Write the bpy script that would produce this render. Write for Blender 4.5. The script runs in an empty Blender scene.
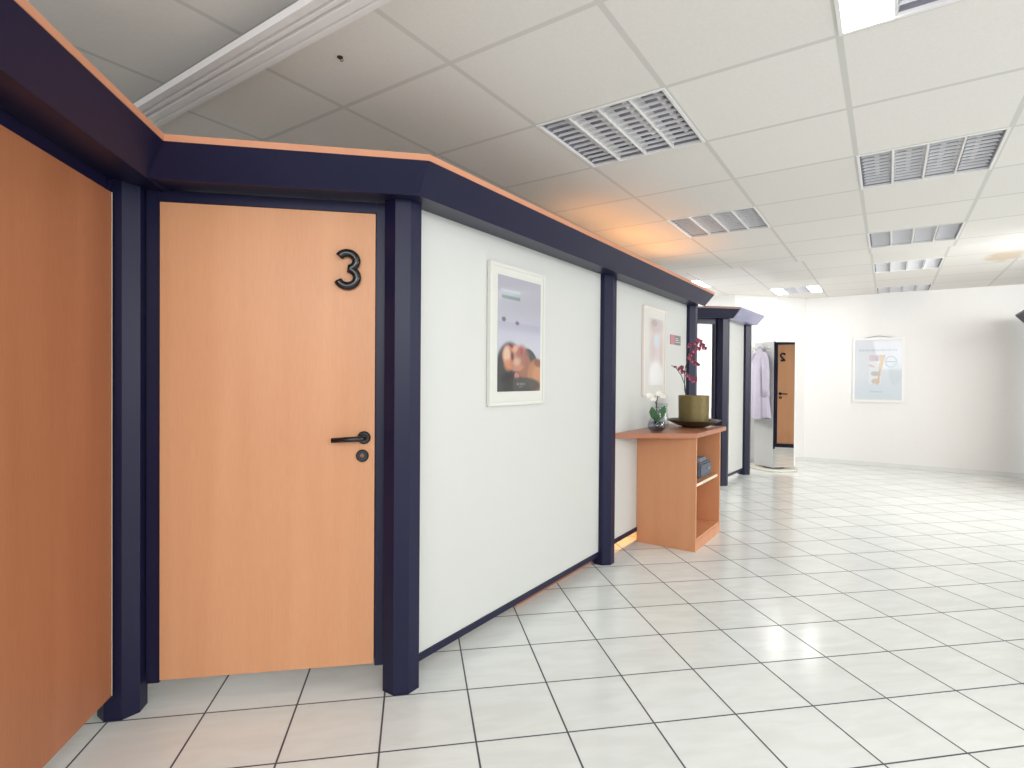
import bpy, bmesh, math, random
from mathutils import Vector, Matrix
random.seed(7)
C = bpy.context.scene.collection
R = math.radians
H = 1.26

# ---------------------------------------------------------------- materials
def new_mat(name):
    m = bpy.data.materials.new(name); m.use_nodes = True
    return m, m.node_tree, m.node_tree.nodes['Principled BSDF']
def lin(c):
    return tuple((x/255/12.92 if x/255 <= .04045 else ((x/255+.055)/1.055)**2.4) for x in c) + (1,)
def plain(name, rgb, rough=.5, metal=0, spec=.5, noise=0.0, nscale=8, bump=0.0, coat=0, trans=0, ior=1.45):
    m, nt, b = new_mat(name)
    b.inputs['Roughness'].default_value = rough
    b.inputs['Metallic'].default_value = metal
    b.inputs['Specular IOR Level'].default_value = spec
    b.inputs['Coat Weight'].default_value = coat
    b.inputs['Transmission Weight'].default_value = trans
    b.inputs['IOR'].default_value = ior
    c = lin(rgb); b.inputs['Base Color'].default_value = c
    if noise or bump:
        tc = nt.nodes.new('ShaderNodeTexCoord'); n = nt.nodes.new('ShaderNodeTexNoise')
        n.inputs['Scale'].default_value = nscale; n.inputs['Detail'].default_value = 4
        nt.links.new(tc.outputs['Object'], n.inputs['Vector'])
        if noise:
            r = nt.nodes.new('ShaderNodeMapRange')
            r.inputs['To Min'].default_value = 1-noise; r.inputs['To Max'].default_value = 1+noise
            nt.links.new(n.outputs['Fac'], r.inputs['Value'])
            v = nt.nodes.new('ShaderNodeVectorMath'); v.operation = 'SCALE'
            v.inputs[0].default_value = c[:3]; nt.links.new(r.outputs[0], v.inputs['Scale'])
            nt.links.new(v.outputs[0], b.inputs['Base Color'])
        if bump:
            bp = nt.nodes.new('ShaderNodeBump'); bp.inputs['Strength'].default_value = bump
            bp.inputs['Distance'].default_value = .01
            nt.links.new(n.outputs['Fac'], bp.inputs['Height']); nt.links.new(bp.outputs[0], b.inputs['Normal'])
    return m
def wood(name, a, bcol, rough=.38, sc=1.0):
    m, nt, b = new_mat(name)
    tc = nt.nodes.new('ShaderNodeTexCoord')
    mp = nt.nodes.new('ShaderNodeMapping'); mp.inputs['Scale'].default_value = (9*sc, 9*sc, .55*sc)
    n = nt.nodes.new('ShaderNodeTexNoise'); n.inputs['Scale'].default_value = 1; n.inputs['Detail'].default_value = 6
    n.inputs['Distortion'].default_value = .4
    mp2 = nt.nodes.new('ShaderNodeMapping'); mp2.inputs['Scale'].default_value = (220, 220, 14)
    n2 = nt.nodes.new('ShaderNodeTexNoise'); n2.inputs['Scale'].default_value = 1; n2.inputs['Detail'].default_value = 2
    mx = nt.nodes.new('ShaderNodeMix'); mx.inputs[0].default_value = .35
    cr = nt.nodes.new('ShaderNodeValToRGB')
    cr.color_ramp.elements[0].position = .3; cr.color_ramp.elements[0].color = lin(a)
    cr.color_ramp.elements[1].position = .7; cr.color_ramp.elements[1].color = lin(bcol)
    L = nt.links.new
    L(tc.outputs['Object'], mp.inputs[0]); L(mp.outputs[0], n.inputs['Vector'])
    L(tc.outputs['Object'], mp2.inputs[0]); L(mp2.outputs[0], n2.inputs['Vector'])
    L(n.outputs['Fac'], mx.inputs[2]); L(n2.outputs['Fac'], mx.inputs[3]); L(mx.outputs[0], cr.inputs[0])
    L(cr.outputs[0], b.inputs['Base Color'])
    b.inputs['Roughness'].default_value = rough; b.inputs['Specular IOR Level'].default_value = .35
    return m
def emit(name, rgb, s):
    m, nt, b = new_mat(name)
    b.inputs['Base Color'].default_value = (1, 1, 1, 1)
    b.inputs['Emission Color'].default_value = lin(rgb); b.inputs['Emission Strength'].default_value = s
    return m
def grid_lines(nt, coord, sizes, width):
    """1 on tile joints of a square lattice in the object's xy"""
    L = nt.links.new
    sp = nt.nodes.new('ShaderNodeSeparateXYZ'); L(coord, sp.inputs[0])
    outs = []; cells = []
    for k in (0, 1):
        d = nt.nodes.new('ShaderNodeMath'); d.operation = 'DIVIDE'; d.inputs[1].default_value = sizes
        L(sp.outputs[k], d.inputs[0])
        fl = nt.nodes.new('ShaderNodeMath'); fl.operation = 'FLOOR'; L(d.outputs[0], fl.inputs[0]); cells.append(fl)
        p = nt.nodes.new('ShaderNodeMath'); p.operation = 'PINGPONG'; p.inputs[1].default_value = .5
        L(d.outputs[0], p.inputs[0])
        c = nt.nodes.new('ShaderNodeMapRange'); c.interpolation_type = 'SMOOTHSTEP'
        c.inputs['From Min'].default_value = width*.42/sizes; c.inputs['From Max'].default_value = width*.58/sizes
        c.inputs['To Min'].default_value = 1; c.inputs['To Max'].default_value = 0
        L(p.outputs[0], c.inputs['Value']); outs.append(c)
    mx = nt.nodes.new('ShaderNodeMath'); mx.operation = 'MAXIMUM'
    L(outs[0].outputs[0], mx.inputs[0]); L(outs[1].outputs[0], mx.inputs[1])
    cb = nt.nodes.new('ShaderNodeCombineXYZ'); L(cells[0].outputs[0], cb.inputs[0]); L(cells[1].outputs[0], cb.inputs[1])
    return mx.outputs[0], cb.outputs[0]
def floor_mat():
    m, nt, b = new_mat('glazed_floor_tiles'); L = nt.links.new
    tc = nt.nodes.new('ShaderNodeTexCoord')
    g, cell = grid_lines(nt, tc.outputs['Object'], .3277, .0068)
    wn = nt.nodes.new('ShaderNodeTexWhiteNoise'); L(cell, wn.inputs['Vector'])
    off = nt.nodes.new('ShaderNodeVectorMath'); off.operation = 'MULTIPLY_ADD'
    L(wn.outputs['Color'], off.inputs[0]); off.inputs[1].default_value = (5, 5, 5); L(tc.outputs['Object'], off.inputs[2])
    mp = nt.nodes.new('ShaderNodeMapping'); mp.inputs['Scale'].default_value = (4, 15, 1); mp.inputs['Rotation'].default_value = (0, 0, .5)
    L(off.outputs[0], mp.inputs[0])
    n = nt.nodes.new('ShaderNodeTexNoise'); n.inputs['Scale'].default_value = 1.0; n.inputs['Detail'].default_value = 5; n.inputs['Distortion'].default_value = .8
    L(mp.outputs[0], n.inputs['Vector'])
    cr = nt.nodes.new('ShaderNodeValToRGB')
    cr.color_ramp.elements[0].position = .35; cr.color_ramp.elements[0].color = lin((223, 226, 222))
    cr.color_ramp.elements[1].position = .62; cr.color_ramp.elements[1].color = lin((230, 233, 230))
    L(n.outputs['Fac'], cr.inputs[0])
    mr = nt.nodes.new('ShaderNodeMapRange'); mr.inputs['To Min'].default_value = .955; mr.inputs['To Max'].default_value = 1.02
    L(wn.outputs['Value'], mr.inputs['Value'])
    sc = nt.nodes.new('ShaderNodeVectorMath'); sc.operation = 'SCALE'; L(cr.outputs[0], sc.inputs[0]); L(mr.outputs[0], sc.inputs['Scale'])
    mx = nt.nodes.new('ShaderNodeMix'); mx.data_type = 'RGBA'
    L(g, mx.inputs[0]); L(sc.outputs[0], mx.inputs[6]); mx.inputs[7].default_value = lin((74, 74, 80))
    L(mx.outputs[2], b.inputs['Base Color'])
    rr = nt.nodes.new('ShaderNodeMapRange'); rr.inputs['To Min'].default_value = .165; rr.inputs['To Max'].default_value = .7
    L(g, rr.inputs['Value']); L(rr.outputs[0], b.inputs['Roughness'])
    b.inputs['Specular IOR Level'].default_value = .5
    bp = nt.nodes.new('ShaderNodeBump'); bp.inputs['Strength'].default_value = .12; bp.inputs['Distance'].default_value = .002; bp.invert = True
    L(g, bp.inputs['Height']); L(bp.outputs[0], b.inputs['Normal'])
    return m
def ceiling_mat():
    m, nt, b = new_mat('mineral_ceiling_tiles'); L = nt.links.new
    tc = nt.nodes.new('ShaderNodeTexCoord')
    g, cell = grid_lines(nt, tc.outputs['Object'], .625, .023)
    wn = nt.nodes.new('ShaderNodeTexWhiteNoise'); L(cell, wn.inputs['Vector'])
    mr = nt.nodes.new('ShaderNodeMapRange'); mr.inputs['To Min'].default_value = .97; mr.inputs['To Max'].default_value = 1.02
    L(wn.outputs['Value'], mr.inputs['Value'])
    n = nt.nodes.new('ShaderNodeTexNoise'); n.inputs['Scale'].default_value = 90; n.inputs['Detail'].default_value = 3
    L(tc.outputs['Object'], n.inputs['Vector'])
    mr2 = nt.nodes.new('ShaderNodeMapRange'); mr2.inputs['To Min'].default_value = .95; mr2.inputs['To Max'].default_value = 1.05
    L(n.outputs['Fac'], mr2.inputs['Value'])
    mm = nt.nodes.new('ShaderNodeMath'); mm.operation = 'MULTIPLY'; L(mr.outputs[0], mm.inputs[0]); L(mr2.outputs[0], mm.inputs[1])
    sc = nt.nodes.new('ShaderNodeVectorMath'); sc.operation = 'SCALE'; sc.inputs[0].default_value = lin((224, 221, 217))[:3]; L(mm.outputs[0], sc.inputs['Scale'])
    # brown water stain on one tile of the far field
    ds = nt.nodes.new('ShaderNodeVectorMath'); ds.operation = 'SUBTRACT'; ds.inputs[1].default_value = (9.42*.625, -3.84*.625, 0)
    L(tc.outputs['Object'], ds.inputs[0])
    ms = nt.nodes.new('ShaderNodeVectorMath'); ms.operation = 'MULTIPLY'; ms.inputs[1].default_value = (2.6, 4.2, 0); L(ds.outputs[0], ms.inputs[0])
    ns = nt.nodes.new('ShaderNodeTexNoise'); ns.inputs['Scale'].default_value = 5; L(tc.outputs['Object'], ns.inputs['Vector'])
    ln = nt.nodes.new('ShaderNodeVectorMath'); ln.operation = 'LENGTH'; L(ms.outputs[0], ln.inputs[0])
    ad = nt.nodes.new('ShaderNodeMath'); ad.operation = 'ADD'; L(ln.outputs['Value'], ad.inputs[0]); L(ns.outputs['Fac'], ad.inputs[1])
    st = nt.nodes.new('ShaderNodeMapRange'); st.inputs['From Min'].default_value = 1.0; st.inputs['From Max'].default_value = 1.35
    st.inputs['To Min'].default_value = .45; st.inputs['To Max'].default_value = 0; L(ad.outputs[0], st.inputs['Value'])
    m0 = nt.nodes.new('ShaderNodeMix'); m0.data_type = 'RGBA'; L(st.outputs[0], m0.inputs[0]); L(sc.outputs[0], m0.inputs[6]); m0.inputs[7].default_value = lin((190, 152, 92))
    mx = nt.nodes.new('ShaderNodeMix'); mx.data_type = 'RGBA'
    L(g, mx.inputs[0]); L(m0.outputs[2], mx.inputs[6]); mx.inputs[7].default_value = lin((204, 202, 198))
    L(mx.outputs[2], b.inputs['Base Color']); b.inputs['Roughness'].default_value = .75
    b.inputs['Specular IOR Level'].default_value = .25
    return m
def vcol_mat(name, rough=.35, coat=0):
    m, nt, b = new_mat(name)
    a = nt.nodes.new('ShaderNodeVertexColor'); a.layer_name = 'Col'
    nt.links.new(a.outputs[0], b.inputs['Base Color']); b.inputs['Roughness'].default_value = rough
    b.inputs['Coat Weight'].default_value = coat; b.inputs['Coat Roughness'].default_value = .03
    return m
def glass_mat(name, tint, rough=0.0):
    m, nt, b = new_mat(name); L = nt.links.new
    tr = nt.nodes.new('ShaderNodeBsdfTransparent'); tr.inputs[0].default_value = lin(tint)
    lw = nt.nodes.new('ShaderNodeLayerWeight'); lw.inputs[0].default_value = .3
    mr = nt.nodes.new('ShaderNodeMapRange'); mr.inputs['To Min'].default_value = .02+rough*.3; mr.inputs['To Max'].default_value = .22
    mx = nt.nodes.new('ShaderNodeMixShader'); L(lw.outputs['Facing'], mr.inputs['Value']); L(mr.outputs[0], mx.inputs[0])
    gl = nt.nodes.new('ShaderNodeBsdfGlossy'); gl.inputs['Roughness'].default_value = .04; nt.nodes.remove(b)
    L(tr.outputs[0], mx.inputs[1]); L(gl.outputs[0], mx.inputs[2])
    L(mx.outputs[0], nt.nodes['Material Output'].inputs[0])
    return m

M = dict(
    floor=floor_mat(), ceil=ceiling_mat(),
    wall=plain('white_emulsion', (222, 221, 219), .65, noise=.015, nscale=14, bump=.05),
    panel=plain('white_laminate', (202, 203, 199), .42, noise=.012, nscale=10),
    base=plain('skirting_tile', (212, 212, 210), .25, noise=.04, nscale=10),
    navy=plain('navy_lacquer', (21, 22, 52), .38, spec=.35, noise=.05, nscale=60),
    navy2=plain('navy_lacquer_dark', (22, 23, 48), .4, spec=.4, noise=.05, nscale=60),
    beech=wood('beech_veneer', (200, 143, 103), (211, 156, 116)),
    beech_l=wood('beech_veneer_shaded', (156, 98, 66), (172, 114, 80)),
    beech_d=wood('beech_desk', (198, 137, 98), (209, 150, 110)),
    beech_t=wood('beech_worktop', (166, 108, 80), (180, 122, 92), .3),
    cap=plain('beech_edge_band', (196, 136, 104), .4, noise=.05),
    capb=plain('brown_edge_band', (120, 84, 70), .4, noise=.05),
    black=plain('black_plastic', (22, 24, 28), .18, spec=.6, noise=.05),
    edge=plain('pale_edge', (225, 215, 190), .4, noise=.03),
    alu=plain('louvre_aluminium', (226, 226, 230), .45, metal=0, noise=.03),
    pan=plain('luminaire_pan', (150, 150, 160), .5, noise=.04),
    white=plain('white_powder_coat', (226, 225, 224), .4, noise=.02),
    frame=plain('cream_frame', (213, 212, 205), .4, noise=.02),
    pinkframe=plain('pale_wood_frame', (228, 216, 210), .45, noise=.03),
    mat=plain('picture_mount', (208, 208, 201), .6, noise=.01),
    tube=emit('lit_tube', (255, 253, 250), 15),
    column=plain('light_grey_laminate', (194, 194, 193), .4, noise=.02),
    disc=plain('cream_disc', (214, 210, 198), .35, noise=.02),
    mirror=plain('mirror_glass', (240, 242, 240), .0, metal=1, noise=.002),
    coat=plain('lavender_cloth', (178, 172, 186), .8, noise=.06, nscale=20),
    metal=plain('brushed_steel', (180, 180, 182), .3, metal=1, noise=.05),
    bronze=plain('olive_bronze_glaze', (112, 98, 58), .42, metal=.35, noise=.18, nscale=30, bump=.15),
    bronze_d=plain('dark_bronze_glaze', (78, 68, 48), .35, metal=.35, noise=.15, nscale=18),
    soil=plain('bark_mulch', (60, 44, 32), .9, noise=.3, nscale=60, bump=.5),
    stem=plain('dark_stem', (58, 44, 40), .6, noise=.2),
    leaf=plain('orchid_leaf', (62, 104, 62), .35, noise=.2, nscale=30),
    wpetal=plain('white_petal', (240, 238, 228), .6, noise=.04),
    ppetal=plain('crimson_petal', (124, 58, 80), .6, noise=.25, nscale=60),
    pcore=plain('petal_core', (214, 120, 140), .6, noise=.1),
    glass=glass_mat('clear_glass', (248, 250, 251)),
    water=glass_mat('bluish_gel', (222, 227, 238), .12),
    box=plain('blue_grey_fabric', (92, 98, 110), .7, noise=.12, nscale=40),
    boxlid=plain('pale_grey_fabric', (128, 134, 142), .7, noise=.1, nscale=40),
    pink=plain('pink_plate', (186, 122, 132), .4, noise=.03), grey=plain('grey_plate', (118, 116, 120), .4, noise=.03),
    tgrey=plain('grey_ceiling_rail', (150, 149, 146), .6, noise=.03),
    navy_sheen=plain('navy_lacquer_painted_sheen', (140, 140, 172), .25, spec=.7, noise=.03),  # navy cornice made pale: its reflected light is put into the colour
    rail=plain('white_pvc', (228, 225, 225), .35, noise=.01),
    picture=vcol_mat('framed_print', .4, .6), picture2=vcol_mat('framed_print_matt', .5, .15),
)

# ---------------------------------------------------------------- object helpers
def link(o, parent=None):
    C.objects.link(o)
    if parent: o.parent = parent
    return o
def obj(name, bm, m, parent=None, smooth=False, loc=None, rotz=0):
    me = bpy.data.meshes.new(name)
    bmesh.ops.recalc_face_normals(bm, faces=bm.faces[:])
    bm.to_mesh(me); bm.free()
    if smooth:
        for p in me.polygons: p.use_smooth = True
    me.materials.append(M[m])
    o = bpy.data.objects.new(name, me); link(o, parent)
    if loc is not None: o.location = loc
    o.rotation_euler = (0, 0, R(rotz))
    return o
def tag(o, label=None, cat=None, group=None, kind=None):
    if label: o['label'] = label
    if cat: o['category'] = cat
    if group: o['group'] = group
    if kind: o['kind'] = kind
    return o
def thing(name, label, cat, loc=(0, 0, 0), rotz=0, group=None, kind=None):
    o = bpy.data.objects.new(name, None); o.empty_display_size = .1
    C.objects.link(o); o.location = loc; o.rotation_euler = (0, 0, R(rotz))
    return tag(o, label, cat, group, kind)
def bx(bm, x0, x1, y0, y1, z0, z1, bev=0):
    g = bmesh.ops.create_cube(bm, size=1)
    for v in g['verts']:
        v.co = Vector(((x0+x1)/2+v.co.x*(x1-x0), (y0+y1)/2+v.co.y*(y1-y0), (z0+z1)/2+v.co.z*(z1-z0)))
    if bev:
        es = {e for v in g['verts'] for e in v.link_edges}
        bmesh.ops.bevel(bm, geom=list(es), offset=bev, segments=2, affect='EDGES')
    return bm
def box(*a, **k): return bx(bmesh.new(), *a, **k)
def prism(bm, pts, z0, z1):
    lo = [bm.verts.new((x, y, z0)) for x, y in pts]; hi = [bm.verts.new((x, y, z1)) for x, y in pts]
    bm.faces.new(lo); bm.faces.new(hi); n = len(pts)
    for i in range(n): bm.faces.new((lo[i], lo[(i+1) % n], hi[(i+1) % n], hi[i]))
    return bm
def sweep(bm, prof, xa, xb):
    """closed (y, z) profile swept along x; xa/xb give the x of each end as a function of y (mitres)"""
    a = [bm.verts.new((xa(y), y, z)) for y, z in prof]; b = [bm.verts.new((xb(y), y, z)) for y, z in prof]
    n = len(prof); bm.faces.new(a); bm.faces.new(b)
    for i in range(n): bm.faces.new((a[i], a[(i+1) % n], b[(i+1) % n], b[i]))
    return bm
def lathe(bm, prof, cx=0, cy=0, seg=40, close=False):
    rings = []
    for r, z in prof:
        rings.append([bm.verts.new((cx+r*math.cos(2*math.pi*k/seg), cy+r*math.sin(2*math.pi*k/seg), z)) for k in range(seg)])
    for a, b in zip(rings, rings[1:]):
        for k in range(seg): bm.faces.new((a[k], a[(k+1) % seg], b[(k+1) % seg], b[k]))
    if close: bm.faces.new(rings[0]); bm.faces.new(rings[-1])
    return bm
def tube(bm, pts, rad, seg=12, cap=True):
    pts = [Vector(p) for p in pts]; rads = rad if isinstance(rad, (list, tuple)) else [rad]*len(pts)
    prev = None; rings = []
    for i, p in enumerate(pts):
        t = (pts[min(i+1, len(pts)-1)]-pts[max(i-1, 0)]).normalized()
        if prev is None:
            u = t.cross(Vector((0, 0, 1)));
            if u.length < .01: u = t.cross(Vector((0, 1, 0)))
        else: u = prev - t*prev.dot(t)
        u.normalize(); prev = u; w = t.cross(u)
        rings.append([bm.verts.new(p+(u*math.cos(2*math.pi*k/seg)+w*math.sin(2*math.pi*k/seg))*rads[i]) for k in range(seg)])
    for a, b in zip(rings, rings[1:]):
        for k in range(seg): bm.faces.new((a[k], a[(k+1) % seg], b[(k+1) % seg], b[k]))
    if cap: bm.faces.new(rings[0]); bm.faces.new(rings[-1])
    return bm

# ---------------------------------------------------------------- place layout (metres)
def dirv(phi): return Vector((math.cos(R(phi)), math.sin(R(phi)), 0))
P1 = Vector((-.446, 2.25, 0)); D3 = dirv(55); DD = dirv(10)
P0 = P1 - 1.03*DD
PL = P0 - 1.03*dirv(100)           # near end of the left cubicle side
P2 = P1 + 1.885*D3; P3 = P1 + 3.735*D3
C1 = Vector((2.516, 6.63, 0)); C2 = C1 + .99*dirv(52); C0 = C1 - 1.03*DD
Q1 = Vector((6.0, 6.05, 0)); Q0 = Q1 - 1.03*dirv(-125); Q2 = Q1 + 1.03*dirv(-80)
K = Vector((4.60, 8.68, 0)); A2 = Vector((3.35, 8.32, 0)); A3 = Vector((1.3, 9.75, 0))
FE = K + 4.4*dirv(-34)

# floor
bm = bmesh.new()
def floor_local(p, org, phi):
    q = Vector(p)-Vector(org); return (q.x*math.cos(R(phi))+q.y*math.sin(R(phi)), -q.x*math.sin(R(phi))+q.y*math.cos(R(phi)))
FO = (-1.14, 2.052, 0)
prism(bm, [floor_local((x, y, 0), FO, 9.97) for x, y in ((-4, -2.2), (9, -2.2), (9, 10.2), (-4, 10.2))], -.05, 0)
tag(obj('floor', bm, 'floor', loc=FO, rotz=9.97), 'white glazed floor tiles laid square with dark grout joints', 'floor', kind='structure')

# ceiling lattice
CO = Vector((-.2479, 2.1333, 0)); CPHI = 90-math.degrees(.5984)
ZL, ZH = 2.47, 2.55
LUM = [(1, 0), (4, 0), (0, 2), (3, 2), (6, 2), (9, 2), (12, 2), (11, 0), (9, -2)]
bm = bmesh.new()
def cq(i0, i1, j0, j1, z):
    s = .625
    v = [bm.verts.new((i*s, -j*s, z)) for i, j in ((i0, j0), (i1, j0), (i1, j1), (i0, j1))]
    bm.faces.new(v)
JS = range(-8, 12)
for j in JS:
    for i in range(-9, 15):
        if (i, j) in LUM: continue
        if i < -1: continue
        if i == -1:
            cq(-.74, 0, j, j+1, ZL)
        elif i == 7:
            cq(7, 7.45, j, j+1, ZL); cq(7.45, 8, j, j+1, ZH)
        else:
            cq(i, i+1, j, j+1, ZL if 0 <= i < 7 else ZH)
    for ii in (-.74, 7.45):
        v = [bm.verts.new((ii*.625, -jj*.625, z)) for jj, z in ((j, ZL), (j+1, ZL), (j+1, ZH), (j, ZH))]; bm.faces.new(v)
me_c = obj('ceiling', bm, 'ceil', loc=CO, rotz=CPHI)
tag(me_c, 'suspended ceiling of off-white square tiles in a pale metal grid', 'ceiling', kind='structure')

bm = bmesh.new()
for j in JS:
    for i in range(-8, 0): cq(i, i+1, j, j+1, ZH)
o = obj('ceiling', bm, 'ceil', loc=CO+(Matrix.Rotation(R(CPHI), 3, 'Z') @ Vector((-.74*.625, 0, 0))), rotz=CPHI)
tag(o, 'raised strip of suspended ceiling before the white grooved track', 'ceiling', kind='structure')

def lum(i, j, z, label, lit=(), group='recessed louvre lights in the ceiling'):
    s = .625
    p = CO + (Matrix.Rotation(R(CPHI), 3, 'Z') @ Vector(((i+.5)*s, -(j+.5)*s, 0)))
    t = thing('ceiling_light', label, 'ceiling light', (p.x, p.y, z), CPHI, group)
    h = s/2; w = .013
    b = bmesh.new()
    for a in ((-h, h, -h, -h+w), (-h, h, h-w, h), (-h, -h+w, -h+w, h-w), (h-w, h, -h+w, h-w)):
        bx(b, *a, -.004, .012)
    obj('frame', b, 'white', t)
    b = bmesh.new()   # recessed pan, open below
    bx(b, -h+w, h-w, -h+w, h-w, .085, .09)
    for a in ((-h+w-.002, h-w+.002, -h+w-.004, -h+w), (-h+w-.002, h-w+.002, h-w, h-w+.004), (-h+w-.004, -h+w, -h+w, h-w), (h-w, h-w+.004, -h+w, h-w)):
        bx(b, *a, .012, .085)
    obj('reflector_pan', b, 'pan', t)
    inn = h-w; q = 2*inn/4
    for k in (-1, 0, 1):
        y = k*q
        b = bmesh.new(); sweep(b, [(y-.004, .0), (y+.004, .0), (y+.016, .05), (y-.016, .05)], lambda _: -inn, lambda _: inn)
        obj('louvre_divider', b, 'white', t)
    b = bmesh.new()
    n = 11
    for k in range(1, n):
        x = -inn+2*inn*k/n
        for c in range(4):
            y0 = -inn+c*q+.017; y1 = y0+q-.034
            vs = [b.verts.new(v) for v in ((x-.001, y0-.01, .004), (x-.001, y1+.01, .004), (x-.001, y1, .0165), (x-.001, y0, .0165))]
            vt = [b.verts.new((v.co.x+.003, v.co.y, v.co.z)) for v in vs]
            b.faces.new(vs); b.faces.new(vt)
            for e in range(4): b.faces.new((vs[e], vs[(e+1) % 4], vt[(e+1) % 4], vt[e]))
    obj('louvre_blades', b, 'alu', t)
    for c in range(4):      # column c counts along +j, i.e. from +y to -y
        y1 = inn-c*q-.008; y0 = y1-q+.016
        if c in lit:
            obj('lit_diffuser', box(-inn+.004, inn-.004, y0, y1, .0005, .003), 'tube', t)
        else:
            yc = (y0+y1)/2
            obj('fluorescent_tube', tube(bmesh.new(), [(-inn+.02, yc, .068), (inn-.02, yc, .068)], .012), 'white', t)
    return t
lum(1, 0, ZL, 'large unlit grey louvred ceiling light, nearest to the door numbered 3')
lum(4, 0, ZL, 'unlit grey louvred ceiling light beyond the orange glow above the long partition')
lum(0, 2, ZL, 'ceiling light cut by the top of the view with one brilliantly lit section', lit=(0,))
lum(3, 2, ZL, 'finely slatted unlit ceiling light at right, largest of the row of four')
lum(6, 2, ZL, 'unlit ceiling light second in the right-hand row, just before the ceiling step')
lum(9, 2, ZH, 'unlit ceiling light third in the right-hand row, just past the ceiling step')
lum(12, 2, ZH, 'unlit thin-looking ceiling light right against the far white wall')
lum(11, 0, ZH, 'small ceiling light with two lit ends and a dark middle above the mirrored column', lit=(0, 3))
lum(9, -2, ZH, 'fully lit small ceiling light just above the tip of the long blue fascia', lit=(0, 1, 2, 3))

# white grooved curtain track along the ceiling step
t = thing('curtain_track', 'white grooved track crossing the ceiling above the left-hand cubicle corner', 'curtain track', CO, CPHI)
x0, x1 = -.865*.625, -.645*.625
zt, zb = 2.468, 2.44
prof = []
N = 44
for k in range(N+1):
    u = k/N; x = x0+(x1-x0)*u
    z = zb
    for c, wd, dp in ((.25, .035, .012), (.46, .05, .016), (.80, .025, .010)):
        d = abs(u-c)/wd
        if d < 1: z += dp*(1-d*d)
    prof.append((x, z))
b = bmesh.new()
lo = [(x, z) for x, z in prof] + [(x1, zt), (x0, zt)]
va = [b.verts.new((x, 3.2, z)) for x, z in lo]; vb = [b.verts.new((x, -3.4, z)) for x, z in lo]
b.faces.new(va); b.faces.new(vb)
for k in range(len(lo)): b.faces.new((va[k], va[(k+1) % len(lo)], vb[(k+1) % len(lo)], vb[k]))
obj('track_profile', b, 'rail', t)
obj('mounting_flange', box(-.74*.625-.008, -.74*.625-.001, -3.4, 3.2, zt-.004, 2.5495), 'tgrey', t)
hk = thing('ceiling_hook', 'tiny dark metal hook screwed into a ceiling tile beside the track', 'hook', (-.659, 2.097, ZL))
obj('base_plate', lathe(bmesh.new(), [(.001, -.003), (.011, -.003), (.011, 0), (.001, 0)], seg=16), 'stem', hk)
obj('hook_wire', tube(bmesh.new(), [(0, 0, 0), (0, 0, -.01), (.006, 0, -.017), (.013, 0, -.012)], .0018, 8), 'stem', hk)

# room walls
def wall(name, a, b2, z1=2.56, th=.1, label=None, m='wall'):
    d = b2-a; phi = math.degrees(math.atan2(d.y, d.x))
    o = obj(name, box(-.0, d.length, 0, th, 0, z1), m, loc=a, rotz=phi)
    return tag(o, label, 'wall', kind='structure')
wall('wall_far', K, FE, label='plain white far wall behind the framed poster')
wall('wall_back', A2, K+Vector((.03, .01, 0)), label='bright white wall behind the mirrored column')
wall('wall_alcove', A3, A2, label='short white wall running back behind the far cubicle')
wall('wall_rear', Vector((-3.6, 9.9, 0)), A3+Vector((.1, .15, 0)), label='white rear wall behind the cubicles')
wall('wall_left', Vector((-3.6, -2.1, 0)), Vector((-3.6, 9.9, 0)), label='white side wall behind the cubicles')
wall('wall_right', Vector((8.2, 7.0, 0)), Vector((8.2, 2.6, 0)), label='white wall behind the right-hand cubicle')
def skirting(name, a, b2, label):
    d = b2-a; L = d.length; phi = math.degrees(math.atan2(d.y, d.x))
    bmk = bmesh.new(); x = 0
    while x < L:
        x2 = min(x+.3277, L); bx(bmk, x+.0015, x2-.0015, -.009, -.0005, .001, .062, bev=.001); x = x2
    o = obj(name, bmk, 'base', loc=a, rotz=phi); tag(o, label, 'baseboard', kind='structure')
skirting('baseboard_far', K, FE, 'grey-white tiled skirting along the far wall')
skirting('baseboard_back', A2, K, 'white tiled skirting behind the mirrored column')

# ---------------------------------------------------------------- cubicles
def octa(r):   # circumradius for across-flats r*2
    rc = r/math.cos(R(22.5)); return [(rc*math.cos(R(22.5+45*k)), rc*math.sin(R(22.5+45*k))) for k in range(8)]
def post(p, phi, label, r=.072, top=1.972, m='navy'):
    b = bmesh.new(); prism(b, octa(r), .0, top)
    o = obj('partition_post', b, m, loc=p, rotz=phi)
    return tag(o, label, 'post', 'navy octagonal partition posts')
def fascia(p, phi, L, m0, m1, label, cap='cap', dz=0, m='navy'):
    t = thing('cornice_fascia', label, 'fascia', p, phi, 'navy cornice boards on the cubicles')
    xa = lambda y: m0*y; xb = lambda y: L-m1*y          # y is negative towards the room
    z = lambda v: v+dz
    obj('sloped_board', sweep(bmesh.new(), [(.03, z(1.972)), (-.145, z(1.957)), (-.233, z(2.058)), (.03, z(2.058))], xa, xb), m, t)
    obj('edge_cap', sweep(bmesh.new(), [(.03, z(2.058)), (-.236, z(2.058)), (-.236, z(2.081)), (.03, z(2.081))], xa, xb), cap, t)
    return t
T = math.tan(R(22.5))
def panel(p, phi, L, label, z0=.09, m='panel', a=.066, rail=.032, top=1.972):
    t = thing('partition_panel', label, 'partition', p, phi, 'white partition panels between navy posts')
    obj('white_infill', box(a, L-a, 0, .03, z0, top), m, t)
    obj('bottom_rail', box(a, L-a, -.006, .036, z0-rail, z0), 'navy', t)
    return t
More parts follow.
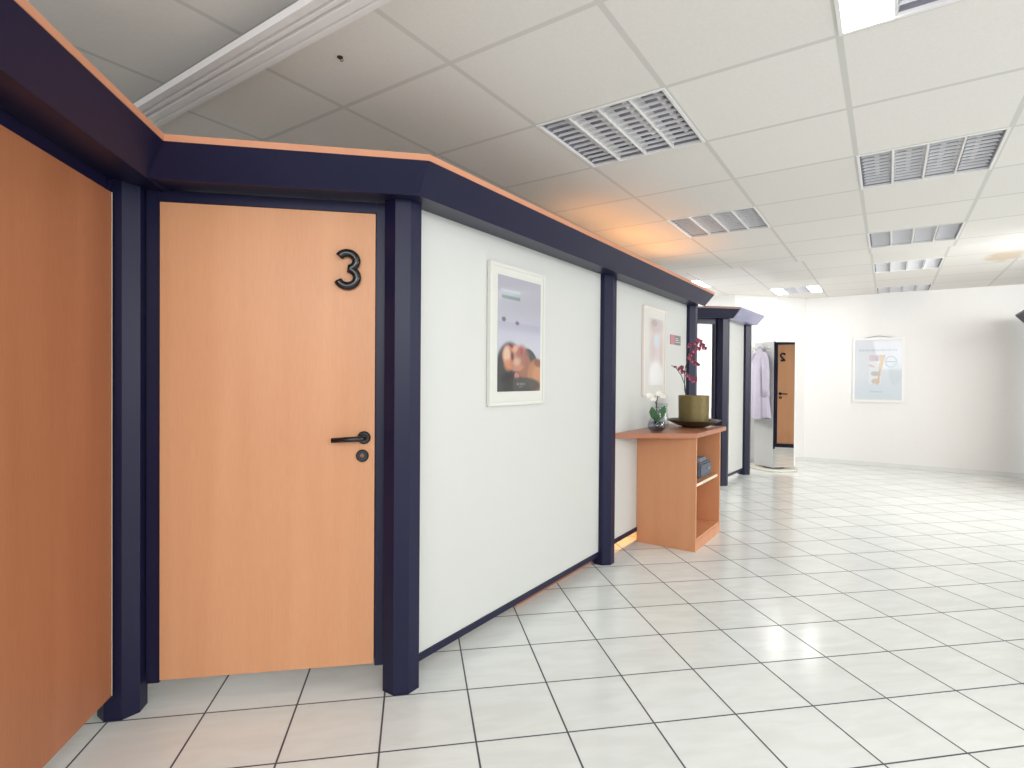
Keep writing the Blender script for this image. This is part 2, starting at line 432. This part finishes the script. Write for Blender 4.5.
def numeral(kind, cx, z0, h, y):
    """tubular digit in the x-z plane, centred on cx, foot at z0"""
    pts = []
    if kind == '3':
        r = .25
        for k in range(19):
            a = R(150-k*(150+78)/18); pts.append((r*math.cos(a)*.95, .745+r*math.sin(a)*.93))
        for k in range(21):
            a = R(82-k*(82+158)/20); pts.append((r*1.02*math.cos(a), .262+r*math.sin(a)*1.02))
    else:
        for k in range(17):
            a = R(165-k*(165+35)/16); pts.append((.25*math.cos(a), .745+.24*math.sin(a)))
        pts += [(.12, .45), (0, .3), (-.12, .17), (-.22, .04), (0, .04), (.26, .04)]
    rad = .0165
    return tube(bmesh.new(), [(cx+a*h*.88, y, z0+rad+(h-2*rad)*b2) for a, b2 in pts], rad, 12)
def door(name, p, phi, label, digit, beech, lever=.120, handed=1, L=1.03):
    t = thing(name, label, 'door', p, phi, kind='structure')
    x0, x1 = .127, .920
    b = box(x0, x1, -.004, .036, .1, 1.918, bev=.0015); obj('door_leaf', b, beech, t)
    b = bmesh.new()
    bx(b, .078, x0-.003, .001, .06, .088, 1.965, bev=.002); bx(b, x1+.003, .968, .001, .06, .088, 1.965, bev=.002)
    bx(b, x0-.003, x1+.003, .001, .06, 1.921, 1.965, bev=.002)
    bx(b, x0-.02, x0+.02, .037, .058, .1, 1.93); bx(b, x1-.02, x1+.02, .037, .058, .1, 1.93)
    obj('door_frame', b, 'navy', t)
    hx = .879
    hd = obj('handle', lathe(bmesh.new(), [(.001, 0), (.026, 0), (.026, .006), (.022, .010), (.001, .010)], seg=28, close=True), 'black', t, smooth=False)
    hd.rotation_euler = (R(90), 0, 0); hd.location = (hx, -.004, 1.018)
    lv = obj('lever', tube(bmesh.new(), [(hx, -.012, 1.018), (hx, -.044, 1.018), (hx-.008, -.052, 1.018), (hx-.03, -.055, 1.017), (hx-lever, -.055, 1.013)], [.011, .011, .011, .011, .010], 14), 'black', t, smooth=True)
    kh = obj('key_escutcheon', lathe(bmesh.new(), [(.001, 0), (.025, 0), (.025, .006), (.021, .009), (.001, .009)], seg=28, close=True), 'black', t)
    kh.rotation_euler = (R(90), 0, 0); kh.location = (hx-.006, -.004, .945)
    kc = obj('key_cylinder', lathe(bmesh.new(), [(.001, .0), (.008, 0), (.008, .004), (.001, .004)], seg=20, close=True), 'capb', kh)
    kc.location = (0, .002, .009)
    if digit:
        obj('door_number', numeral(digit, .812 if digit == '3' else .838, 1.605, .168, -.018), 'black', t, smooth=True)
    return t

# near cubicle: left side, door 3, long wall in two bays
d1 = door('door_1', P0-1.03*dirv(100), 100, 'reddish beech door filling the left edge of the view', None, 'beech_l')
# this leaf carries its lever on its near side: mirror the furniture across the leaf
for c in d1.children:
    if c.name.split('.')[0] in ('handle', 'key_escutcheon'): c.location.x = 1.056-c.location.x
    if c.name.split('.')[0] == 'lever':
        for v in c.data.vertices: v.co.x = 1.056-v.co.x
obj('edge_strip', box(.9205, .923, -.0045, .036, .1, 1.918), 'edge', d1)
# leaf sits close to the corner post
for c in d1.children:
    if c.name.split('.')[0] in ('door_leaf', 'edge_strip'): c.location.x = .024
door('door_2', P0, 10, 'pale beech door with black tubular number 3 and black lever handle', '3', 'beech')
post(PL, 100, 'navy octagonal post at the near end of the leftmost beech door')
post(P0, 100, 'navy octagonal post in the corner between the two nearest beech doors')
post(P1, 10, 'navy octagonal post standing between the door numbered 3 and the white panel')
post(P2, 55, 'navy post between the two long white panels, left of the beech counter')
post(P3, 55, 'navy post at the far end of the long partition, behind the crimson orchid')
fascia(PL, 100, 1.03, T, 1, 'dark navy cornice board above the leftmost beech door')
fascia(P0, 10, 1.03, -1, T, 'navy cornice board above the door numbered 3')
fascia(P1, 55, 3.74, T, 0, 'longest navy cornice board, running above the two white panels')
panel(P1, 55, 1.885, 'large white partition panel carrying the poster of a reclining face')
panel(P2, 55, 1.85, 'white partition panel behind the beech counter and its orchids', z0=.115)
panel(PL-1.1*dirv(55), 55, 1.1, 'white partition panel on the near side of the leftmost beech door')
# the turned-back end wall and interior back walls
panel(P3, 100, 1.5, 'white partition panel turning back from the end of the long wall')
t = thing('kick_board', 'low brown beech board on the floor under the first white panel', 'kick board', P1, 55)
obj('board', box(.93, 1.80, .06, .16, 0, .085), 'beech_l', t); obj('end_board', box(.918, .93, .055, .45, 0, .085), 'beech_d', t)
t = thing('kick_board', 'low orange-lit beech board on the floor between post and counter', 'kick board', P2, 55)
obj('board', box(.03, 1.80, .22, .236, 0, .16), 'cap', t)

# far cubicle
post(C0, 10, 'dark navy post at the left of the far cubicle doorway', top=2.002, m='navy2')
post(C1, 10, 'wide dark navy post at the nearest corner of the far cubicle', r=.08, top=2.002, m='navy2')
post(C2, 52, 'navy post at the far end of the far cubicle, left of the mirrored column', top=2.002, m='navy2')
fascia(C0, 10, 1.03, T, T, 'dark cornice board with brown top edge over the far doorway', cap='capb', dz=.03, m='navy2')
fascia(C1, 52, .99, T, 0, 'navy cornice board on the side of the far cubicle, reflected light painted in', cap='navy_sheen', dz=.03, m='navy_sheen')
panel(C1, 52, .99, 'narrow white panel on the side of the far cubicle', top=2.002)
t = thing('door_3', 'open doorway of the far cubicle in a navy frame, bright white beyond', 'doorway', C0, 10, kind='structure')
b = bmesh.new()
bx(b, .078, .125, -.012, .05, .0, 1.99); bx(b, .93, .968, -.012, .05, .0, 1.99); bx(b, .125, .93, -.012, .05, 1.93, 2.002)
obj('door_frame', b, 'navy2', t)

# right cubicle, mostly outside the view, seen in the mirror
door('door_4', Q0, -125, 'beech door with black number 2, seen as a reflection in the mirrored column', '2', 'beech')
obj('bottom_rail', box(.078, .968, -.012, .05, .03, .098), 'navy', [o for o in bpy.data.objects if o.name == 'door_4'][0])
post(Q0, -125, 'navy post beyond the far side of the reflected door')
post(Q1, -125, 'navy corner post of the right-hand cubicle beside the reflected door')
post(Q2, -80, 'navy post of the right-hand cubicle nearest the viewer')
fascia(Q0, -125, 1.03, 0, T, 'navy cornice board above the reflected door', cap='navy2', dz=.04)
fascia(Q1, -80, 1.03, T, T, 'dark cornice tip of the right-hand cubicle at the right edge', cap='navy2', dz=.04)
panel(Q1, -80, 1.03, 'white panel of the right-hand cubicle')

# ---------------------------------------------------------------- counter
CT = P1 + 2.475*D3
t = thing('counter_cabinet', 'beech counter cabinet with open shelves against the white partition', 'cabinet', CT, 55)
obj('side_panel', box(0, .02, -.455, -.002, 0, .84), 'beech_d', t)
obj('side_panel', box(.65, .67, -.455, -.002, 0, .84), 'beech_d', t)
obj('back_panel', box(.02, .65, -.014, -.002, .07, .84), 'beech_d', t)
obj('bottom_board', box(.02, .65, -.45, -.014, .07, .09), 'beech_d', t)
obj('plinth', box(.02, .65, -.455, -.437, 0, .07), 'beech_d', t)
obj('shelf', box(.02, .65, -.435, -.014, .465, .484), 'beech_d', t)
sh = [o for o in t.children if o.name.startswith('shelf')][0]
obj('edge_strip', box(.02, .65, -.437, -.435, .464, .485), 'edge', sh)
b = bmesh.new()
prism(b, [(-.40, -.004), (-.43, -.004), (-.052, -.478), (.73, -.484), (.73, -.004)], .84, .875)
bmesh.ops.bevel(b, geom=[e for e in b.edges if abs(e.verts[0].co.z-e.verts[1].co.z) < 1e-5], offset=.003, segments=2, affect='EDGES')
obj('worktop', b, 'beech_t', t)
# soft box on the shelf
t = thing('storage_box', 'blue-grey rounded fabric box on the counter\'s middle shelf', 'box', CT+D3*.45+dirv(-35)*.28+Vector((0, 0, .485)), 55)
b = box(-.14, .16, -.12, .1, 0, .12, bev=.014); obj('box_body', b, 'box', t)
b = box(-.12, .10, -.105, .09, .118, .15, bev=.012); obj('padded_lid', b, 'boxlid', t)
b = box(.035, .115, -.126, -.12, .05, .07); obj('label_tab', b, 'boxlid', t)

# ---------------------------------------------------------------- flowers
def on_counter(tt, off, z=.875):
    return P1 + D3*tt + dirv(-35)*off + Vector((0, 0, z))
def petal_bm(b, mat4, length, width, cup=.25, n=5):
    rows = []
    for i in range(n+1):
        u = i/n; w = width*math.sin(math.pi*min(1, u*.86+.1))**.8*.5
        z = cup*length*u*u
        rows.append([b.verts.new(mat4 @ Vector((length*u, s*w, z+abs(s)*cup*w*.5))) for s in (-1, -.4, .4, 1)])
    for a, c in zip(rows, rows[1:]):
        for k in range(3): b.faces.new((a[k], a[k+1], c[k+1], c[k]))
def orchid_flower(parent, pos, size, facing, m, core, name='flower'):
    b = bmesh.new()
    q = Vector(facing).to_track_quat('Z', 'Y').to_matrix().to_4x4()
    base = Matrix.Translation(pos) @ q
    for k, (ang, ln, wd) in enumerate(((90, 1, .62), (210, .95, .6), (330, .95, .6), (20, 1.05, 1.0), (160, 1.05, 1.0))):
        petal_bm(b, base @ Matrix.Rotation(R(ang+random.uniform(-8, 8)), 4, 'Z') @ Matrix.Rotation(R(-12), 4, 'Y'), size*ln, size*wd)
    f = obj(name, b, m, parent, smooth=True)
    b = bmesh.new(); bmesh.ops.create_icosphere(b, subdivisions=2, radius=size*.2, matrix=base @ Matrix.Translation((0, -size*.1, size*.12)) @ Matrix.Diagonal((1, 1.5, 1.1, 1)))
    obj('flower_lip', b, core, f, smooth=True)
    return f
def leaf(parent, pts, width, m='leaf'):
    b = bmesh.new(); rows = []; n = len(pts)
    for i, p in enumerate(pts):
        p = Vector(p); t = (Vector(pts[min(i+1, n-1)])-Vector(pts[max(i-1, 0)])).normalized()
        s = t.cross(Vector((-.45, -.9, .15)))
        s.normalize(); w = width*.5*math.sin(math.pi*(.12+.86*i/(n-1)))**.7
        rows.append([b.verts.new(p+s*w*k+Vector((0, 0, abs(k)*w*.25))) for k in (-1, -.5, 0, .5, 1)])
    for a, c in zip(rows, rows[1:]):
        for k in range(4): b.faces.new((a[k], a[k+1], c[k+1], c[k]))
    return obj('leaf', b, m, parent, smooth=True)

# glass vases
V1 = on_counter(2.38, .19)
t = thing('glass_vase', 'clear glass vase with bluish gel and a small white orchid, front one on counter', 'vase', V1, 0)
obj('vase_body', lathe(bmesh.new(), [(.001, .0), (.045, 0), (.062, .015), (.068, .045), (.062, .075), (.046, .10), (.036, .13), (.036, .165), (.044, .185),
                                  (.041, .185), (.033, .165), (.033, .13), (.043, .10), (.058, .075), (.064, .045), (.058, .018), (.042, .006), (.001, .006)], seg=40), 'glass', t, smooth=True)
obj('gel_fill', lathe(bmesh.new(), [(.001, .007), (.041, .007), (.056, .019), (.062, .045), (.057, .072), (.001, .072)], seg=40), 'water', t, smooth=True)
V2 = on_counter(2.62, .14)
t = thing('glass_vase', 'empty clear glass vase behind the small white orchid', 'vase', V2, 0)
obj('vase_body', lathe(bmesh.new(), [(.001, 0), (.04, 0), (.055, .02), (.058, .06), (.05, .11), (.044, .16), (.05, .2), (.047, .2), (.041, .16), (.047, .11), (.055, .06), (.052, .022), (.038, .006), (.001, .006)], seg=40), 'glass', t, smooth=True)
t = thing('white_orchid', 'small white orchid with two green leaves growing from the front glass vase', 'orchid', V1+Vector((0, 0, .06)), 0)
obj('stem', tube(bmesh.new(), [(0, 0, .0), (.0, 0, .08), (-.002, 0, .15), (.006, -.004, .2), (.02, -.01, .225)], .0035, 8), 'stem', t)
obj('stem', tube(bmesh.new(), [(-.002, 0, .14), (-.02, -.005, .18), (-.05, -.01, .205)], .0028, 8), 'stem', t)
leaf(t, [(0, 0, .02), (-.018, -.012, .05), (-.036, -.02, .085), (-.044, -.024, .12)], .06)
leaf(t, [(0, 0, .02), (.02, -.01, .05), (.04, -.016, .09), (.055, -.02, .13)], .062)
for x, z, s in ((-.052, .205, .030), (-.03, .18, .024), (.022, .222, .030), (.045, .2, .026)):
    orchid_flower(t, (x, -.018, z), s, (random.uniform(-.4, .1), -1, random.uniform(-.1, .3)), 'wpetal', 'wpetal')

# bronze pot on dish
V3 = on_counter(2.965, .285)
t = thing('bronze_dish', 'wide shallow dark bronze dish under the olive pot on the counter', 'dish', V3, 0)
obj('dish_bowl', lathe(bmesh.new(), [(.001, 0), (.07, 0), (.10, .006), (.15, .024), (.19, .044), (.212, .056), (.214, .06), (.208, .062), (.18, .05), (.12, .026), (.001, .022)], seg=56), 'bronze_d', t, smooth=True)
t = thing('plant_pot', 'olive bronze cylinder pot standing in the shallow dish', 'pot', V3+Vector((0, 0, .027)), 0)
obj('pot_body', lathe(bmesh.new(), [(.001, 0), (.112, 0), (.117, .004), (.121, .228), (.119, .231), (.115, .228), (.112, .2), (.001, .2)], seg=56), 'bronze', t)
obj('mulch', lathe(bmesh.new(), [(.001, .214), (.06, .212), (.1125, .203), (.1125, .2005), (.001, .2005)], seg=40), 'soil', t, smooth=True)
t = thing('crimson_orchid', 'arching crimson orchid spray rising from the olive pot', 'orchid', V3+Vector((-.03, 0, .241)), 0)
sp = [(-.03, 0, 0), (-.045, 0, .06), (-.05, -.01, .14), (-.045, -.01, .24), (-.02, -.01, .33), (.01, -.012, .40), (.04, -.01, .445), (.075, -.01, .45), (.10, -.01, .425)]
obj('stem', tube(bmesh.new(), sp, .0035, 8), 'stem', t)
obj('stem', tube(bmesh.new(), [(-.03, 0, 0), (-.04, .01, .10), (-.07, .01, .18), (-.12, .0, .245), (-.155, 0, .26)], .003, 8), 'stem', t)
for x, z, s in ((.10, .40, .032), (.088, .425, .034), (.06, .452, .036), (.03, .44, .036), (.0, .43, .03), (-.02, .415, .026), (.04, .475, .024),
                (.05, .395, .034), (.02, .375, .036), (.0, .345, .034), (-.012, .315, .034), (.012, .29, .034), (.035, .275, .032), (.05, .268, .026),
                (-.13, .245, .018), (-.088, .228, .032), (-.062, .205, .03), (-.035, .175, .03), (-.005, .15, .032), (.022, .135, .034), (.038, .155, .026), (-.075, .245, .026)):
    orchid_flower(t, (x, random.uniform(-.03, 0), z), s*.8, (random.uniform(-.5, .5), -1, random.uniform(-.4, .4)), 'ppetal', 'pcore')

# ---------------------------------------------------------------- pictures
def painted(name, w, h, fn, parent, m, y=-.0, x0=0, z0=0, nx=70, nz=100):
    """flat print whose pigments are computed per vertex; u to the right, v downwards"""
    b = bmesh.new(); g = []
    for j in range(nz+1):
        g.append([b.verts.new((x0+w*i/nx, y, z0+h*(1-j/nz))) for i in range(nx+1)])
    for j in range(nz):
        for i in range(nx): b.faces.new((g[j][i], g[j][i+1], g[j+1][i+1], g[j+1][i]))
    me = bpy.data.meshes.new(name); b.to_mesh(me); b.free()
    ca = me.color_attributes.new('Col', 'FLOAT_COLOR', 'POINT')
    k = 0
    for j in range(nz+1):
        for i in range(nx+1):
            ca.data[k].color = lin(fn(i/nx, j/nz)); k += 1
    me.materials.append(M[m])
    return link(bpy.data.objects.new(name, me), parent)
def sm(a, b2, x):
    t = max(0, min(1, (x-a)/(b2-a))); return t*t*(3-2*t)
def mixc(a, b2, t): return tuple(a[i]*(1-t)+b2[i]*t for i in range(3))
def ell(u, v, cu, cv, ru, rv, rot=0, soft=.12):
    x, y = u-cu, (v-cv)*1.46
    c, s = math.cos(R(rot)), math.sin(R(rot)); x, y = x*c+y*s, -x*s+y*c
    return 1-sm(1-soft, 1+soft, math.hypot(x/ru, y/(rv*1.46)))
def face_print(u, v):
    c = mixc((176, 174, 186), (198, 198, 212), sm(.1, .6, v))
    c = mixc(c, (172, 170, 190), .5*(sm(.385, .40, v)-sm(.42, .5, v)))
    def over(col, a):
        nonlocal c; c = mixc(c, col, max(0, min(1, a)))
    over((168, 186, 192), .5*ell(u, v, .3, .12, .25, .03))
    if .08 < u < .5: over((96, 136, 132), .85*(sm(.165, .172, v)-sm(.19, .197, v)))
    if .08 < u < .5 and .115 < v < .14: over((220, 224, 232), .6 if int(u*60) % 2 else .2)
    over((96, 88, 104), .8*ell(u, v, .13, .375, .045, .02)); over((96, 88, 104), .8*ell(u, v, .43, .395, .045, .016))
    # hair behind head
    hair = (56, 60, 62)
    over(hair, ell(u, v, .28, .80, .31, .225)); over((58, 62, 62), ell(u, v, .76, .69, .17, .06, 30))
    over(hair, sm(.80, .86, v+.10*math.sin(u*3)))
    # neck and shoulder
    over((150, 96, 72), ell(u, v, .62, .79, .2, .11, 45)); over((176, 118, 82), ell(u, v, .92, .87, .25, .16, 62))
    over((206, 148, 106), ell(u, v, .95, .83, .12, .11, 60, .5)*.7)
    over((120, 70, 54), ell(u, v, .94, .74, .1, .035, 10, .4)*.8)
    # head: forehead left, chin right
    over((188, 128, 102), ell(u, v, .36, .705, .27, .115, 12))
    over((150, 92, 78), ell(u, v, .57, .68, .16, .085, 30, .3)*.8)
    over((230, 196, 172), ell(u, v, .20, .68, .075, .075, 0, .4)*.9)
    over((212, 140, 104), ell(u, v, .22, .77, .085, .05, 20, .4)*.8)
    over((92, 58, 62), ell(u, v, .325, .69, .055, .022, 80, .5)*.85)      # closed eye
    over((86, 56, 58), ell(u, v, .30, .60, .05, .012, 20, .4)*.8)
    over((226, 168, 148), ell(u, v, .39, .62, .07, .028, -25, .5)*.8)        # nose
    over((216, 190, 172), ell(u, v, .435, .735, .05, .06, 80, .6)*.6)   # cheek light
    over((176, 72, 78), ell(u, v, .51, .635, .02, .035, 10, .4)); over((176, 72, 78), ell(u, v, .565, .65, .018, .035, 10, .4))
    over((110, 60, 54), ell(u, v, .538, .642, .008, .035, 10, .4))
    over((48, 46, 46), ell(u, v, .30, .90, .26, .055, 8, .2)); over((190, 118, 108), ell(u, v, .43, .865, .05, .04, 110, .3))  # ear
    over((60, 58, 58), ell(u, v, .55, .95, .45, .075, 0, .15)*.9)
    if .42 < u < .62 and .925 < v < .945: over((190, 190, 190), .55 if int(u*80) % 2 else .15)
    if .48 < u < .57 and .955 < v < .97: over((170, 170, 170), .4)
    return tuple(x*.92 for x in c)
def pale_print(u, v):
    c = mixc((206, 196, 194), (228, 226, 222), sm(.45, .95, v))
    def over(col, a):
        nonlocal c; c = mixc(c, col, max(0, min(1, a)))
    over((170, 158, 162), ell(u, v, .5, .1, .5, .12, 0, .5)*.7)
    over((186, 160, 154), ell(u, v, .36, .12, .16, .09, 0, .3)*.8); over((150, 128, 128), ell(u, v, .36, .07, .2, .05, 0, .3)*.7)
    over((196, 172, 168), ell(u, v, .3, .4, .2, .22, 20, .6)*.7); over((200, 168, 164), ell(u, v, .85, .5, .12, .3, 0, .6)*.6)
    for k in range(6):
        over((178, 160, 160), .45*ell(u, v, .12+.14*k, .5+.03*(k % 2), .022, .24, 12-6*k, .6))
    over((188, 204, 216), ell(u, v, .52, .34, .19, .11, 0, .3)*.9)
    over((234, 236, 238), ell(u, v, .5, .82, .42, .17, 0, .3)*.9)
    over((206, 200, 206), .5*(sm(.0, .05, u)-sm(.08, .14, u)))
    return mixc(c, (214, 208, 204), .3)
def far_print(u, v):
    c = mixc((222, 226, 232), (212, 222, 232), sm(.5, .9, v))
    def over(col, a):
        nonlocal c; c = mixc(c, col, max(0, min(1, a)))
    if .08 < u < .9: over((168, 182, 206), .75*(sm(.155, .165, v)-sm(.185, .195, v))*(.9 if int(u*46) % 3 else .3))
    if .30 < u < .55 and .255 < v < .36: over((214, 178, 190), .6)
    over((166, 170, 180), ell(u, v, .48, .31, .03, .05)*.6)
    if .30 < u < .56 and .36 < v < .74:
        over((236, 236, 240), .8)
        over((176, 180, 184), ell(u, v, .44, .57, .1, .04)*.8); over((190, 186, 196), ell(u, v, .28, .42, .16, .02, 20)*.7)
        over((206, 180, 158), ell(u, v, .45, .70, .09, .05)*.8)
    w = .045-.05*(v-.25)
    if .25 < v < .76 and abs(u-(.60-.11*(v-.25)/.5)) < max(.022, .058-.06*(v-.25)/.5): over((214, 186, 148), .95)
    r = math.hypot((u-.77), (v-.37)*1.28)
    over((138, 164, 206), .8*(sm(.10, .112, r)-sm(.118, .13, r)))
    if r < .105 and .36 < v < .375: over((90, 120, 180), .8)
    if r < .08 and .33 < v < .34: over((90, 120, 180), .6)
    if .34 < u < .6 and .865 < v < .885: over((150, 176, 216), .7 if int(u*60) % 2 else .3)
    over((196, 212, 216), ell(u, v, .86, .56, .13, .2)*.5)
    c = mixc(c, (228, 230, 234), .1); return tuple(x*.88 for x in c)
def framed(p, phi, x0, x1, z0, z1, ix0, ix1, iz0, iz1, fn, label, fm='frame', pm='picture', fw=.018, th=.022, off=0):
    t = thing('framed_poster', label, 'poster', p+dirv(phi)*((x0+x1)/2)+Vector((0, 0, z0)), phi)
    cx = (x0+x1)/2; X0, X1 = x0-cx, x1-cx; Z1 = z1-z0
    b = bmesh.new(); y0, y1 = -off-th, -off-.001
    bx(b, X0, X0+fw, y0, y1, 0, Z1, bev=.002); bx(b, X1-fw, X1, y0, y1, 0, Z1, bev=.002)
    bx(b, X0+fw, X1-fw, y0, y1, 0, fw, bev=.002); bx(b, X0+fw, X1-fw, y0, y1, Z1-fw, Z1, bev=.002)
    obj('frame', b, fm, t)
    obj('mount', box(X0+fw-.002, X1-fw+.002, y0+.006, y1-.004, fw-.002, Z1-fw+.002), 'mat', t)
    painted('print', ix1-ix0, iz1-iz0, fn, t, pm, y=y0+.005, x0=ix0-cx, z0=iz0-z0)
    return t
framed(P1, 55, .558, 1.068, 1.122, 1.838, .625, 1.026, 1.193, 1.782, face_print, 'framed poster of a dark-haired reclining face on the first white panel')
framed(P1, 55, 2.548, 3.043, 1.13, 1.845, 2.656, 2.99, 1.215, 1.76, pale_print, 'faded pale pink framed print above the counter', fm='pinkframe', pm='picture2')
B = Vector((5.623, 7.972, 0))
# far wall plane: measure the poster from the wall's own left end
KX = (B-K).dot(dirv(-34))
ft = framed(K, -34, KX-.60, KX+.037, .95, 1.90, KX-.57, KX+.008, .995, 1.87, far_print, 'large white-framed poster with a blue ring on the far wall', fm='white', pm='picture', fw=.03)
bw = tube(bmesh.new(), [(-.19, -.012, .948), (-.12, -.012, .956), (-.05, -.012, .972), (0, -.012, .976), (.05, -.012, .972), (.12, -.012, .957), (.19, -.012, .948)], .0035, 8)
obj('hanging_cord', bw, 'grey', ft)
# plaque
t = thing('wall_plaque', 'small pink and grey plaque beside the far post of the long partition', 'sign', P1+D3*3.34+Vector((0, 0, 1.575)), 55)
obj('pink_plate', box(-.135, -.035, -.006, -.001, 0, .085), 'pink', t)
obj('grey_plate', box(-.035, .135, -.006, -.001, 0, .085), 'grey', t)
b = bmesh.new()
for z, a, c in ((.055, -.02, .06), (.04, -.02, .09), (.022, -.02, .115)): bx(b, a, c, -.0072, -.006, z, z+.005)
obj('lettering', b, 'edge', t)

# ---------------------------------------------------------------- mirrored column with coat
S = .186
CC = Vector((3.742, 7.862, 0))
t = thing('mirrored_column', 'square light grey swivel column with a mirror face on a round base', 'mirror', CC, 16.0)
obj('round_base', lathe(bmesh.new(), [(.001, 0), (.30, 0), (.31, .008), (.31, .022), (.30, .028), (.001, .028)], seg=56), 'disc', t)
obj('swivel_foot', lathe(bmesh.new(), [(.001, .028), (.14, .028), (.14, .05), (.001, .05)], seg=32), 'navy2', t)
b = bmesh.new(); prism(b, [(-S, -S), (S, -S), (S, S), (-S, S)], .05, 1.80)
obj('body', b, 'column', t)
obj('mirror_glass', box(-S+.002, S-.018, -S-.006, -S-.001, .055, 1.795), 'mirror', t)
obj('mirror_trim', box(S-.018, S+.004, -S-.009, -S-.001, .052, 1.80), 'white', t)
for yy in (-.12, .02, .14):
    hb = tube(bmesh.new(), [(-S, yy, 1.70), (-S-.03, yy, 1.70), (-S-.045, yy, 1.72)], .006, 8)
    obj('coat_hook', hb, 'metal', t)
obj('top_knob', lathe(bmesh.new(), [(.001, 1.80), (.02, 1.80), (.02, 1.85), (.012, 1.86), (.001, 1.86)], seg=20), 'white', t)
# coat
t = thing('hanging_coat', 'pale lavender coat hanging from a hook on the grey column', 'coat', CC+Matrix.Rotation(R(15.5), 3, 'Z')@Vector((-S-.045, .01, .74)), 15.5)
b = bmesh.new(); NR, NS = 16, 48; rings = []
for i in range(NR+1):
    v = i/NR; z = .97-.97*v
    w = (.03+.085*sm(0, .2, v)+.10*v); dpt = .02+.055*sm(0, .3, v)+.035*v
    ring = []
    for k in range(NS):
        a = 2*math.pi*k/NS; f = 1+.17*v*math.sin(a*7+v*1.5)+.09*v*math.sin(a*13)
        x = -dpt*.55+dpt*math.cos(a)*f*.9; y = w*math.sin(a)*f
        ring.append(b.verts.new((min(x, .035), y, z+(.02*math.sin(a*3) if i == NR else 0))))
    rings.append(ring)
for a, c in zip(rings, rings[1:]):
    for k in range(NS): b.faces.new((a[k], a[(k+1) % NS], c[(k+1) % NS], c[k]))
b.faces.new(rings[0])
obj('coat_body', b, 'coat', t, smooth=True)
for sgn in (-1, 1):
    obj('sleeve', tube(bmesh.new(), [(-.03, sgn*.09, .90), (-.045, sgn*.135, .8), (-.05, sgn*.165, .62), (-.055, sgn*.175, .42), (-.05, sgn*.172, .30)], [.04, .05, .048, .043, .05], 14), 'coat', t, smooth=True)
b = tube(bmesh.new(), [(.0, -.04, .95), (-.02, -.03, .99), (-.01, 0, 1.0), (-.02, .03, .99), (0, .04, .95)], .012, 8)
obj('collar', b, 'coat', t, smooth=True)

# ---------------------------------------------------------------- lights
def area(name, loc, target, sx, sy, power, col=(1, 1, 1)):
    l = bpy.data.lights.new(name, 'AREA'); l.shape = 'RECTANGLE'; l.size = sx; l.size_y = sy; l.energy = power; l.color = col
    o = bpy.data.objects.new(name, l); C.objects.link(o); o.location = loc
    o.rotation_euler = (Vector(target)-Vector(loc)).to_track_quat('-Z', 'Y').to_euler()
    return o
def point(name, loc, power, col, rad=.05):
    l = bpy.data.lights.new(name, 'POINT'); l.energy = power; l.color = col; l.shadow_soft_size = rad
    o = bpy.data.objects.new(name, l); C.objects.link(o); o.location = loc; return o
nin = dirv(145)     # into the near cubicle
for tt, pw in ((2.05, .7), (2.75, 1.3), (3.4, 1.2)):
    a = area('cubicle_uplight', P1+D3*tt+nin*.24+Vector((0, 0, 1.93)), P1+D3*tt+nin*.10+Vector((0, 0, 2.5)), .5, .06, pw, (1, .43, .11))
    a.data.spread = R(110)
area('plinth_glow_light', P1+D3*2.45+nin*.11+Vector((0, 0, .42)), P1+D3*2.45+nin*.12, .7, .05, 3.5, (1, .5, .16))
area('daylight_fill', (6.4, 1.4, 2.0), (2.2, 4.2, 0), 3.2, 1.6, 120, (.98, .99, 1))  # daylight from unseen windows at right, aimed at the floor as fill
area('daylight_fill', (.8, -1.9, 2.2), (1.2, 3.0, 0), 4.5, 1.2, 100, (.99, .99, 1))  # unseen fill added behind the camera to brighten floor and doors
point('far_cubicle_fill', (2.5, 7.9, 1.3), 25, (1, .99, .97), .15)  # added light, no fitting seen; keeps the far doorway bright white
area('far_room_fill', (5.2, 4.3, 2.3), (4.6, 8.0, 0.2), 1.4, .6, 54, (1, .99, .97))  # fill added outside the view to brighten the far wall and floor

w = bpy.data.worlds.new('daylight'); bpy.context.scene.world = w; w.use_nodes = True
bgn = w.node_tree.nodes['Background']; bgn.inputs[0].default_value = (.93, .97, 1, 1); bgn.inputs[1].default_value = 1.22

# ---------------------------------------------------------------- camera
pt, rl = -.0099, .0074
c, s = math.cos(pt), math.sin(pt); cr, sr = math.cos(rl), math.sin(rl)
X = Vector((1, 0, 0)); U = Vector((0, -s, c)); FW = Vector((0, c, s))
RT = X*cr+U*sr; UP = -X*sr+U*cr; BK = -FW
cam = bpy.data.cameras.new('camera'); cam.sensor_width = 36; cam.lens = 551.8/1024*36; cam.clip_start = .02
co = bpy.data.objects.new('camera', cam); C.objects.link(co)
co.matrix_world = Matrix(((RT.x, UP.x, BK.x, 0), (RT.y, UP.y, BK.y, 0), (RT.z, UP.z, BK.z, H), (0, 0, 0, 1)))
sc = bpy.context.scene; sc.camera = co
sc.view_settings.view_transform = 'Standard'; sc.view_settings.look = 'None'; sc.view_settings.exposure = 0.2
sc.cycles.max_bounces = 10; sc.cycles.diffuse_bounces = 6; sc.cycles.use_denoising = True
